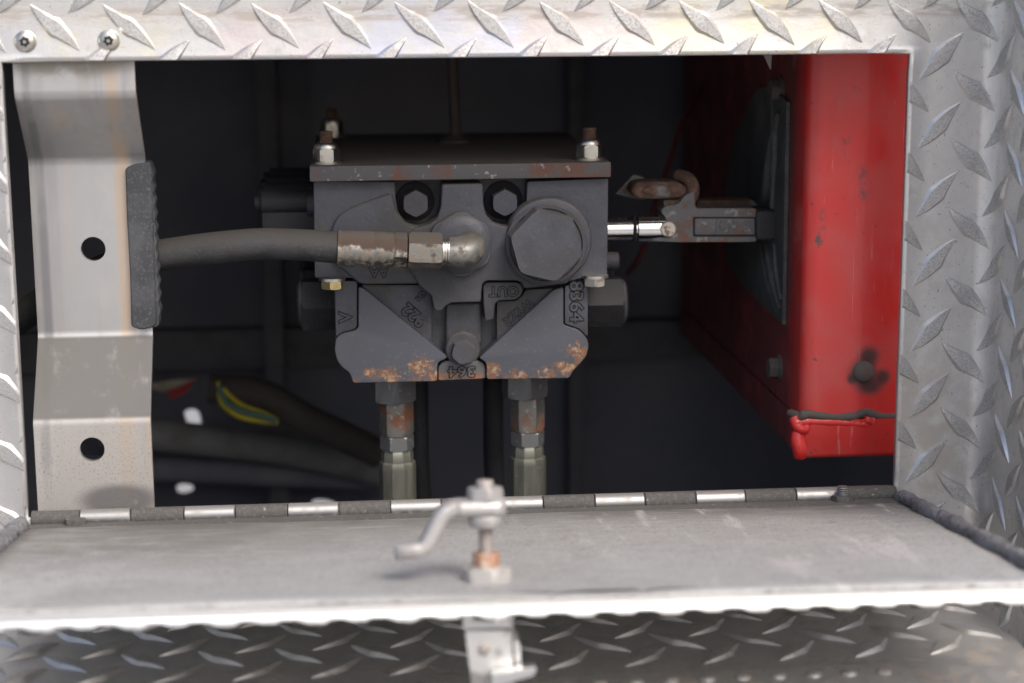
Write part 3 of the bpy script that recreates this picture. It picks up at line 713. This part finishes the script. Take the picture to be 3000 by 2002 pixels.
# lower face
lf = plate('lower_face', [(1050, 840), (1068, 846), (1312, 1047), (1300, 1056), (1286, 1060), (1281, 1072), (1281, 1118), (1034, 1123), (1029, 1105), (1023, 1092), (1002, 1077), (987, 1056), (980, 1026), (984, 992), (1001, 978), (1038, 970), (1050, 961)], 1.5, 13, .8, 1.4, 'iron_rust')
rf_ = plate('lower_face', [(1622, 849), (1651, 842), (1651, 953), (1697, 968), (1709, 980), (1722, 996), (1725, 1018), (1717, 1046), (1699, 1067), (1676, 1090), (1669, 1109), (1426, 1112), (1426, 1072), (1420, 1060), (1403, 1050)], 1.5, 13, .8, 1.4, 'iron_rust')
tl = plate('text_field', [(1058, 836), (1236, 836), (1264, 870), (1264, 1005), (1070, 845)], 5, 9, .4, .8)
tr = plate('text_field', [(1456, 884), (1512, 882), (1532, 866), (1540, 850), (1630, 845), (1456, 999)], 5, 9, .4, .8)
ls = plate('side_rib', [(981, 824), (1046, 824), (1046, 958), (1036, 966), (1001, 974), (984, 988)], 3.2, 10, .7, 1.2)
rs = plate('side_rib', [(1655, 838), (1722, 834), (1722, 988), (1709, 974), (1697, 963), (1655, 949)], 3.2, 10, .7, 1.2)
letters('lettering', 'V', 1014, 930, YV+3.2, 38, 90, ls)
letters('lettering', '8364', 1687, 884, YV+3.2, 40, -90, rs, sx=1.15)
letters('lettering', '922', 1213, 923, YV+5, 38, 137, tl)
fr = [(1182, 877), (1200, 872), (1262, 936), (1246, 962)]
letters('lettering', '5', 1233, 866, YV+5, 30, 137, tl)
letters('lettering', 'WYZ', 1526, 906, YV+5, 25, 218, tr)
letters('lettering', '2', 1486, 942, YV+5, 27, 205, tr)
letters('lettering', 'AA', 1110, 797, YV-3.2, 30, 180, cov)
bc = P(1357, 1030, YV)
part('bolt_column', prism(rnd(poly([(1306, 890), (1410, 889), (1412, 1010), (1306, 1010)], YV+7), 2, 3), YV+6.5, YV+14, 4.0, 5), 'iron', val, ang=50)
part('bolt_collar', lathe(Vector((bc.x, YV+13, bc.z)), (0, -1, 0), [(0, 9.0), (8, 9.0), (9.2, 8.2), (9.4, 6.4)], 48), 'iron', val)
part('pocket_bolt', hexa(Vector((bc.x, YV+6, bc.z)), (0, -1, 0), 9.5, 6.2, 1.0, .3, both=False), 'iron', val, ang=25)
bt = plate('number_tab', [(1284, 1116), (1284, 1078), (1292, 1063), (1310, 1059), (1400, 1058), (1415, 1062), (1422, 1076), (1423, 1110)], 3.8, 10, .7, 1.2, 'iron_tab')
letters('lettering', '364', 1353, 1088, YV+3.8, 32, 180, bt, mat='iron_tab', sx=1.25)
# top plate with studs and lock nuts
zp = P(1350, 482, YV-6).z; zq = P(1350, 526, YV-6).z; xa, xb = P(907, 500, YV-6).x, P(1790, 495, YV-6).x
tp = part('top_plate', box((xa, YV-6, zq), (xb, YV+186, zp), .5), 'plate', val, label='rust flecked steel top plate')
def locknut(x, y, nm):
    o = Vector((x, y, zp)); d = Vector((0, 0, 1))
    wv = part('washer', lathe(o, d, [(-.1, 7.6), (1.2, 7.6), (1.3, 7.4)], 36), 'zinc', tp)
    n_ = part('lock_nut', hexa(o+d*1.2, d, 6.4, 6.6, .5, 0.55), 'zinc', tp, ang=25)
    part('nut_collar', lathe(o, d, [(7.4, 6.0), (8.6, 6.0), (9.8, 5.4), (10.2, 4.3)], 32), 'zinc', n_)
    part('stud', lathe(o, d, [(7, 3.2)]+[(10+i*.55, 3.5 if i % 2 else 2.95) for i in range(10)]+[(15.8, 3.0)], 20), 'rusty', n_)
xn0, xn1 = P(957, 470, YV+8).x, P(1727, 465, YV+8).x
locknut(xn0, YV+8, 0); locknut(xn1, YV+8, 0)
rn = PZ(986, 392, zp); locknut(xn0+1.5, min(rn.y, YV+172), 0)
zl, zr = P(960, 817, YV+8).z, P(1735, 806, YV+8).z
zb0 = P(950, 815, YV).z; zb1 = P(1770, 806, YV).z
for x, z, k in ((P(974, 825, YV+9).x, zb0, 'yzinc'), (P(1737, 815, YV+9).x, zb1, 'zinc')):
    part('bolt_washer', lathe(Vector((x, YV+9-8, z)), (0, 0, -1), [(-.1, 6.6), (1.3, 6.6)], 32), 'zinc', val)
    part('bolt_head', hexa(Vector((x, YV+1, z-1.2)), (0, 0, -1), 4.2, 5.6, .4, .2), k, val, ang=25)
# spool end caps, four sections deep, both sides
for k in range(4):
    y = YV+34+k*38
    c = P(912, 592, YV+34); cz = c.z; x1 = c.x+8
    x0 = P(762, 592, YV+34).x
    cp = part('spool_cap', lathe(Vector((x1, y, cz)), (-1, 0, 0), [(0, 7.2), (3, 7.2), (3.2, 6.4), (x1-x0-1, 6.4), (x1-x0, 5.6)], 28), 'black', val)
    part('cap_knob', lathe(Vector((x0, y, cz)), (-1, 0, 0), [(-.5, 4.2), (2.6, 4.2), (3.2, 3.4)], 20), 'black', cp)
    part('cap_block', box((x0+1, y-9, P(800, 690, YV+34).z), (x1-3, y+9, cz-4), 1.0), 'black', cp)
    part('cap_flange', box((x1-4, y-12, P(800, 690, YV+34).z), (x1+1.0, y+12, cz+8), .6), 'iron', cp)
    part('cap_ring', lathe(Vector((x1-4, y-8, cz-1)), (-1, 0, 0), [(-.5, 5.2), (5, 5.2), (6, 4.5)], 24), 'iron', cp)
for k in range(3):
    y = YV+34+k*40
    for u0, u1, v, d in ((986, 884, 890, -1), (1718, 1820, 884, 1)):
        a, b = P(u0, v, YV+34), P(u1, v, YV+34)
        hp = part('relief_plug', hexa(Vector((a.x-d*2, y, a.z)), (d, 0, 0), abs(b.x-a.x)+2, 14.2, 1.0, 0.0, ref=Vector((0, -1, .02))), 'black', val, ang=25)
        part('plug_end', lathe(Vector((b.x-d, y, b.z)), (d, 0, 0), [(0, 12), (2.2, 11.4), (3.4, 9.5)], 36), 'iron', hp)
    a = P(1786, 768, YV+30); part('side_fitting', lathe(Vector((a.x-2, y, a.z)), (1, 0, 0), [(0, 4.6), (6.5, 4.6), (7.2, 3.9)], 24), 'iron', val)
# ------------------------------------------------------------------ hoses
ho = thing('hydraulic_hose', 'dusty rubber hose with rusty crimped ferrule and elbow on the valve front', 'hose', P(1360, 740, 52))
YHs = 43.0
fl = lambda u, v, y=YHs: P(u, v, y)
tc = [fl(-60, 1010, 75), fl(60, 930, 66), fl(200, 840, 58), fl(330, 782, 50), fl(455, 752, 46), fl(600, 730, 44), fl(750, 716, 43), fl(880, 718, 43), fl(1000, 727, 43)]
hr = 46*mmpx(43, 730)
part('hose_tube', tube(tc, hr, 28, 10), 'hose', ho, ang=60, label='dusty ribbed black rubber hose')
d = (fl(1330, 737)-fl(990, 727)); fo = fl(990, 728); dn = d.normalized(); k_ = mmpx(43, 735)
L = lambda u: (u-990)*k_
part('ferrule', lathe(fo, dn, [(L(988), 8.3), (L(990), 8.75), (L(1000), 8.75), (L(1004), 8.45), (L(1012), 8.7), (L(1090), 8.65), (L(1094), 8.35), (L(1098), 8.65), (L(1128), 8.5), (L(1132), 8.2), (L(1150), 8.4), (L(1155), 7.6)], 36), 'ferrule', ho, ang=50, label='half rusted crimped steel ferrule')
part('hex_collar', hexa(fo+dn*L(1154), dn, L(1190)-L(1154), 8.6, .7, .26), 'ferrule', ho, ang=25)
part('neck', lathe(fo+dn*L(1188), dn, [(0, 5.4), (2.2, 5.4)], 24), 'groove', ho)
part('swivel_nut', hexa(fo+dn*L(1195), dn, L(1292)-L(1195), 9.0, 1.2, .52), 'ferrule', ho, ang=25)
part('thread_rings', lathe(fo+dn*L(1290), dn, [(0, 6.4), (.6, 6.9), (1.2, 6.9), (1.4, 6.3), (1.8, 6.3), (2.0, 6.9), (2.6, 6.9), (2.8, 6.3), (3.2, 6.9), (3.8, 6.9), (4.2, 6.3)], 32), 'zinc', ho)
e0 = fo+dn*L(1313); e1 = fo+dn*L(1340); pe = Vector((P(1372, 722, YHs).x, YHs, e1.z+.6))
el = [e0, e1, e1+dn*2.6+Vector((0, .6, .2)), e1+dn*5.0+Vector((0, 2.4, .6)), Vector((pe.x+1.4, YHs+6.5, pe.z+.6)), Vector((pe.x+1.8, YHs+10, pe.z+.9)), Vector((pe.x+1.8, YV-8, pe.z+.9))]
part('elbow', tube(el, 7.0, 28, 8, rf=lambda t, a, r: r*(1+.13*math.sin(min(1, t*1.3)*3.14))), 'elbow', ho, ang=60, label='dull silver elbow dusted on top')
def lower_hose(um, v0, label, mats):
    Yh = 100.0; t = thing('hydraulic_hose', label, 'hose', P(um, v0+380, Yh), 'hoses below the valve')
    D = Vector((0, 0, -1)); k = mmpx(Yh, 1250)
    base = P(um, v0, Yh); base.z += 3; X = Vector((1, 0, 0))
    sc = 1/math.cos(PITCH); z = lambda v: (v-v0)*k*sc+3
    part('adapter', hexa(base+X*(-1.5), D, z(v0+50), 12.2, 1.2, .85), mats[0], t, ang=25)
    part('swivel_nut', hexa(base+D*z(v0+51), D, z(v0+150)-z(v0+51), 8.9, 1.6, .62), mats[1], t, ang=25)
    part('neck', lathe(base+D*z(v0+148), D, [(0, 6), (2, 6)], 20), 'groove', t)
    part('hex_collar', hexa(base+D*z(v0+152), D, z(v0+194)-z(v0+152), 8.8, .7, .45), mats[2], t, ang=25)
    f0 = z(v0+194)
    bm = lathe(base, D, [(f0, 7.6), (f0+2, 8.4), (f0+6, 8.5), (f0+6.6, 9.3), (f0+8, 9.6)]+[(f0+10+i*.01, 9.6) for i in range(1)]+[(f0+46, 9.6), (f0+47, 8.9)], 10, .3)
    part('ferrule', bm, 'ferrule_low', t, ang=20)
    part('hose_tube', tube([base+D*(f0+46), base+D*(f0+70), base+D*(f0+110)+Vector((2, 10, 0)), base+D*(f0+170)+Vector((-6, 40, 0))], 7.8, 20, 6), 'black', t)
lower_hose(1160, 1122, 'olive crimped hose under the valve beside the bracket, grey scuffed adapter', ('fitting_grey', 'fitting', 'fitting_grey'))
lower_hose(1545, 1110, 'olive crimped hose under the valve on the lever side, dark adapter', ('fitting_grey', 'fitting', 'fitting_grey'))
for u, v in ((1225, 1150), (1445, 1150)):
    t = thing('hydraulic_hose', 'dark hose hanging in the shadow behind the front pair, beside the ' + ('bracket side hose' if u < 1300 else 'lever side hose'), 'hose', P(u, 1500, 150), 'hoses behind the front pair')
    b_ = P(u, v, 150); part('hose_tube', tube([b_+Vector((0, 0, 8)), b_+Vector((0, 0, -40)), b_+Vector((3, 8, -100)), b_+Vector((0, 30, -170))], 5.6, 18, 6), 'black', t)

# ------------------------------------------------------------------ control lever on the right
YL = 100.0
lev = thing('control_lever', 'worn steel control lever with chrome spool rod and rusty link', 'lever', P(2000, 705, YL))
kl = mmpx(YL, 670)
r0 = P(1776, 672, YL); ux = Vector((1, 0, 0))
Lx = lambda u: (u-1776)*kl
part('spool_rod', lathe(r0, ux, [(0, 6.0), (Lx(1856), 6.0), (Lx(1858), 5.0), (Lx(1866), 5.0), (Lx(1868), 7.2), (Lx(1960), 7.2), (Lx(1966), 6.4)], 40), 'chrome', lev, ang=30, label='chrome spool rod')
part('rod_seal', lathe(r0, ux, [(Lx(1852), 6.6), (Lx(1855), 7.0), (Lx(1860), 7.0), (Lx(1862), 6.2)], 32), 'groove', lev)
hb = part('handle_body', prism(rnd(poly([(1905, 706), (1950, 690), (1952, 640), (1935, 618), (1950, 604), (1985, 600), (2008, 572), (2034, 560), (2038, 611), (2216, 611), (2216, 709), (1990, 710)], YL-6), 1.5, 3), YL-6, YL+8, 1.0, 3), 'lever', lev, ang=35)
part('clevis_pin', lathe(P(1957, 671, YL-7)+Vector((0, 1.5, 0)), (0, -1, 0), [(-6, 4.0), (2.6, 4.0), (3.0, 3.6)], 28), 'pin', lev)
part('recess', prism(rnd(poly([(2030, 636), (2214, 636), (2214, 694), (2030, 694)], YL-6), .8, 2), YL-6.15, YL-4), 'groove', hb, smooth=False)
pn = part('name_panel', prism(rnd(poly([(2036, 641), (2211, 641), (2211, 688), (2036, 688)], YL-6.6), .8, 2), YL-6.6, YL-4, .5), 'lever', hb)
letters('lettering', 'JCJ5', 2130, 660, YL-6.6, 30, 0, pn, .8, 'lever', groove=False)
part('grip_end', prism(rnd(poly([(2215, 617), (2268, 617), (2288, 632), (2296, 662), (2290, 694), (2268, 706), (2215, 706)], YL-8), 2.5, 4), YL-8, YL+10, 2.2, 4), 'black', lev, ang=50)
part('top_rail', prism(rnd(poly([(2044, 588), (2205, 586), (2225, 604), (2040, 608)], YL+34), 1, 2), YL+34, YL+48, .8), 'rusty', lev)
lk = part('link_plate', prism(rnd(poly([(1802, 569), (1856, 511), (1898, 524), (1884, 560), (1888, 590)], YL+16), 1, 2), YL+16, YL+19, .5), 'lever', lev)
part('link_pin', prism(rnd(poly([(1843, 556), (1860, 534), (1905, 529), (1980, 530), (2010, 545), (2016, 563), (2000, 578), (1900, 582), (1858, 578)], YL+3), 5, 5), YL-1, YL+16, 2.5, 4), 'rusty', lev, ang=50)
part('link_face', prism(rnd(poly([(1880, 560), (1900, 545), (1950, 542), (1985, 548), (1990, 560), (1970, 574), (1910, 577)], YL-3), 4, 5), YL-2, YL+2, .6), 'rusty', lev, ang=50)
part('link_hook', tube([P(1945, 606, YL), P(1990, 602, YL-1), P(2022, 584, YL-2), P(2030, 552, YL-1), P(2016, 524, YL+3), P(1985, 514, YL+8)], 3.4, 18, 8), 'rusty', lev, ang=60)

# ------------------------------------------------------------------ red steel box
YR = 38.0
xr0 = P(2343, 1345, YR).x; zr0 = P(2343, 1345, YR).z; zs = P(2343, 1228, YR).z
red = thing('red_steel_box', 'red painted steel box section standing behind the right side of the opening', 'box', (xr0+60, YR+100, zr0))
def column(x0, x1, y0, y1, z0, z1, r):
    bm = bmesh.new(); pts = []
    for k in range(9):
        a = math.pi/2*k/8; pts.append((x0+r-r*math.cos(a), y0+r-r*math.sin(a)))
    pts += [(x1, y0), (x1, y1), (x0, y1)]
    lo = [bm.verts.new((x, y, z0)) for x, y in pts]; hi = [bm.verts.new((x, y, z1)) for x, y in pts]; n = len(pts)
    for i in range(n): bm.faces.new((lo[i], lo[(i+1) % n], hi[(i+1) % n], hi[i]))
    bm.faces.new(lo[::-1]); bm.faces.new(hi); flip_out(bm); return bm
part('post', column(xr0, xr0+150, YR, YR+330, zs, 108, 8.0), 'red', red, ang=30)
bm = column(xr0-.4, xr0+150, YR-.8, YR+330, zr0, zs-.8, 5.0)
es_ = [e for e in bm.edges if all(abs(v.co.z-zr0) < 1e-4 for v in e.verts)]
bmesh.ops.bevel(bm, geom=es_, offset=2.5, segments=3, profile=.5, affect='EDGES', clamp_overlap=True)
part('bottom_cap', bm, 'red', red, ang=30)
part('seam_sealer', tube([P(2316, 1212, YR+9), P(2345, 1222, YR+1.2), P(2365, 1214, YR+1), P(2440, 1222, YR+1), P(2500, 1219, YR+1), P(2530, 1207, YR+.8), P(2556, 1213, YR+.8), P(2580, 1219, YR+1.2), P(2700, 1220, YR+1.2)], 2.3, 12, 6, rf=lambda t, a, r: r*(1+.15*math.sin(t*37)*math.sin(t*11))), 'sealer', red, ang=60)
part('weld_bead', tube([P(2330, 1240, YR+1.6), P(2370, 1235, YR+1.6), P(2450, 1237, YR+1.5), P(2500, 1239, YR+1.6), P(2525, 1242, YR+1.6), P(2560, 1240, YR+1.9)], 2.7, 14, 8, rf=lambda t, a, r: r*(1+.06*math.sin(t*60)*math.sin(t*23))), 'weld', red, ang=60)
part('weld_bead', tube([P(2326, 1222, YR+3), P(2338, 1250, YR+1.2), P(2356, 1258, YR+1.2), P(2364, 1246, YR+1.6)], 2.9, 14, 8), 'weld', red, ang=60)
part('weld_run', tube([P(2336, 1262, YR+2.4), P(2337, 1290, YR+2.0), P(2343, 1318, YR+1.6), P(2344, 1338, YR+2.4)], 3.7, 16, 8, rf=lambda t, a, r: r*(.75+.3*math.sin(t*2.6))), 'weld', red, ang=60)
part('weld_spatter', lathe(P(2548, 1232, YR), (0, -1, 0), [(-.5, 3.0), (.8, 2.6), (1.4, 1.4), (1.5, .01)], 16), 'weld', red)
part('plug', lathe(P(2530, 1090, YR)+Vector((0, .4, 0)), (0, -1, 0), [(0, 5.6), (1.2, 5.3), (2.6, 4.2), (3.4, 2.4), (3.6, .01)], 32), 'sealer', red, label='dark round plug in a black smear')
for u, v in ((2284, 1078), (2290, 265)):
    q = PX(u, v, xr0); part('side_bolt', hexa(q+Vector((1, 0, 0)), (-1, 0, 0), 7, 5.6, .8, .3), 'sealer', red)
    part('bolt_washer', lathe(q, (-1, 0, 0), [(-.2, 7), (1.2, 7)], 24), 'sealer', red)
# rubber boot against the box
boot = thing('rubber_boot', 'folded black rubber sheet hanging against the inner side of the red box', 'rubber boot', PX(2290, 950, xr0-1))
bp = [(2304, 300), (2298, 620), (2292, 952), (2240, 902), (2170, 830), (2125, 760), (2125, 560), (2150, 400), (2215, 262), (2262, 250)]
vs3 = [PX(u, v, xr0-2.2) for u, v in bp]
bm = bmesh.new(); fa = [bm.verts.new(v) for v in vs3]; fb = [bm.verts.new(v+Vector((1.9, 0, 0))) for v in vs3]
bm.faces.new(fa); bm.faces.new(fb[::-1])
for i in range(len(fa)): bm.faces.new((fa[i], fb[i], fb[(i+1) % len(fa)], fa[(i+1) % len(fa)]))
flip_out(bm); part('sheet', bm, 'boot', boot, smooth=False)
for pts, r in (([(2282, 330), (2262, 440), (2248, 560), (2240, 600)], 3.2), ([(2245, 715), (2262, 800), (2284, 905)], 2.4), ([(2228, 715), (2244, 800), (2275, 915)], 1.8), ([(2268, 715), (2275, 800), (2288, 880)], 1.4), ([(2262, 270), (2272, 420), (2262, 610)], 2.4)):
    part('fold', tube([PX(u, v, xr0-2.5) for u, v in pts], r, 12, 8, rf=lambda t, a, r: r*(.35+.65*math.sin(.2+t*2.7))), 'boot', boot, ang=70)
part('tape_end', prism(poly([(2232, 150), (2262, 150), (2258, 206)], 90), 90, 91), 'latch', boot, smooth=False)

# ------------------------------------------------------------------ small things in the dark
def tubething(name, label, cat, pts, r, mat, **k):
    t = tube(pts, r, **k); o = part(name, t, mat, None, ang=60); o['label'] = label; o['category'] = cat; return o
fp = PZ(1335, 418, zp)
if fp.y > YV+150: fp = Vector((P(1335, 418, YV+150).x, YV+150, zp))
rod = thing('support_rod', 'thin brown rod standing on the valve top plate', 'rod', fp)
part('rod', tube([fp+Vector((0, 0, 2)), fp+Vector((-1.5, 2, 60)), fp+Vector((-3, 3, 150))], 3.1, 16, 6), 'rod_paint', rod)
part('foot', lathe(fp, (0, 0, 1), [(-.3, 9), (1.2, 8.6), (3.4, 4.6), (5, 3.3)], 24), 'rod_paint', rod)
tubething('red_cable', 'dull red cable running down behind the control lever', 'cable', [P(2130, 120, 330), P(2060, 260, 300), P(1995, 370, 270), P(1960, 480, 250), P(1915, 620, 230), P(1885, 725, 225), P(1860, 775, 235), P(1840, 800, 270)], 1.8, 'red_cable')
YBk = 365
tubething('chassis_tube', 'grey chassis tube in the shadows below the hose', 'tube', [P(300, 1260, YBk), P(560, 1285, YBk), P(900, 1330, YBk), P(1200, 1400, YBk)], 10.5, 'chassis', n=24)
tubething('chassis_tube', 'dark lower chassis tube just above the hinge, behind the bracket foot', 'tube', [P(250, 1365, YBk+20), P(600, 1378, YBk+20), P(1100, 1400, YBk+20)], 9, 'dark', n=24)
tubething('black_hose', 'slack black hose crossing under the coloured wires', 'hose', [P(620, 1140, 300), P(760, 1155, 290), P(880, 1220, 285), P(1000, 1275, 290), P(1110, 1330, 300)], 9.5, 'rod_paint', n=20)
tubething('yellow_wire', 'lower yellow wire sagging in a loop below the valve', 'wire', [P(640, 1120, 292), P(650, 1180, 286), P(690, 1215, 280), P(745, 1232, 278), P(815, 1238, 276)], 1.7, 'yellow_wire')
tubething('yellow_wire', 'upper short yellow wire above the green wire', 'wire', [P(655, 1140, 288), P(690, 1175, 284), P(735, 1198, 280), P(770, 1210, 278), P(812, 1230, 276)], 1.5, 'yellow_wire')
tubething('green_wire', 'dull green wire between the two yellow wires', 'wire', [P(642, 1135, 290), P(668, 1185, 284), P(715, 1206, 279), P(760, 1218, 277), P(810, 1234, 275)], 2.2, 'green_wire')
o = part('wire_connector', box(P(790, 1246, 276), P(818, 1218, 286), 1.0), 'yellow_wire', None); o['label'] = 'small yellow connector at the end of the wires'; o['category'] = 'connector'
for u, wd_, yy, lb_ in ((790, 30, 400, 'dim brown upright frame post behind the left end of the valve'), (1690, 22, 410, 'dim upright frame post behind the right hand lock nut')):
    a_1, a_2 = P(u-wd_, 600, yy), P(u+wd_, 600, yy)
    o = part('frame_post', box((a_1.x, yy, Z0+1), (a_2.x, yy+22, Z1-1), 2), 'post_brown', None); o['label'] = lb_; o['category'] = 'post'; o['group'] = 'frame posts in the dark'
o = part('cross_rail', box((X0+1, 418, P(1400, 1010, 418).z-14), (X1-1, 436, P(1400, 1010, 418).z+14), 3), 'post_brown', None); o['label'] = 'dim horizontal cross rail running behind the valve'; o['category'] = 'rail'
tagt = thing('reflector_tag', 'red and cream tag peeking out behind the bracket', 'tag', P(500, 1165, 340))
part('red_half', prism(poly([(484, 1150), (576, 1112), (545, 1150), (505, 1172)], 340), 340, 344), 'red_tag', tagt)
part('cream_half', prism(poly([(440, 1125), (520, 1112), (573, 1112), (484, 1148), (450, 1140)], 341), 340.6, 344.4), 'cream_tag', tagt)
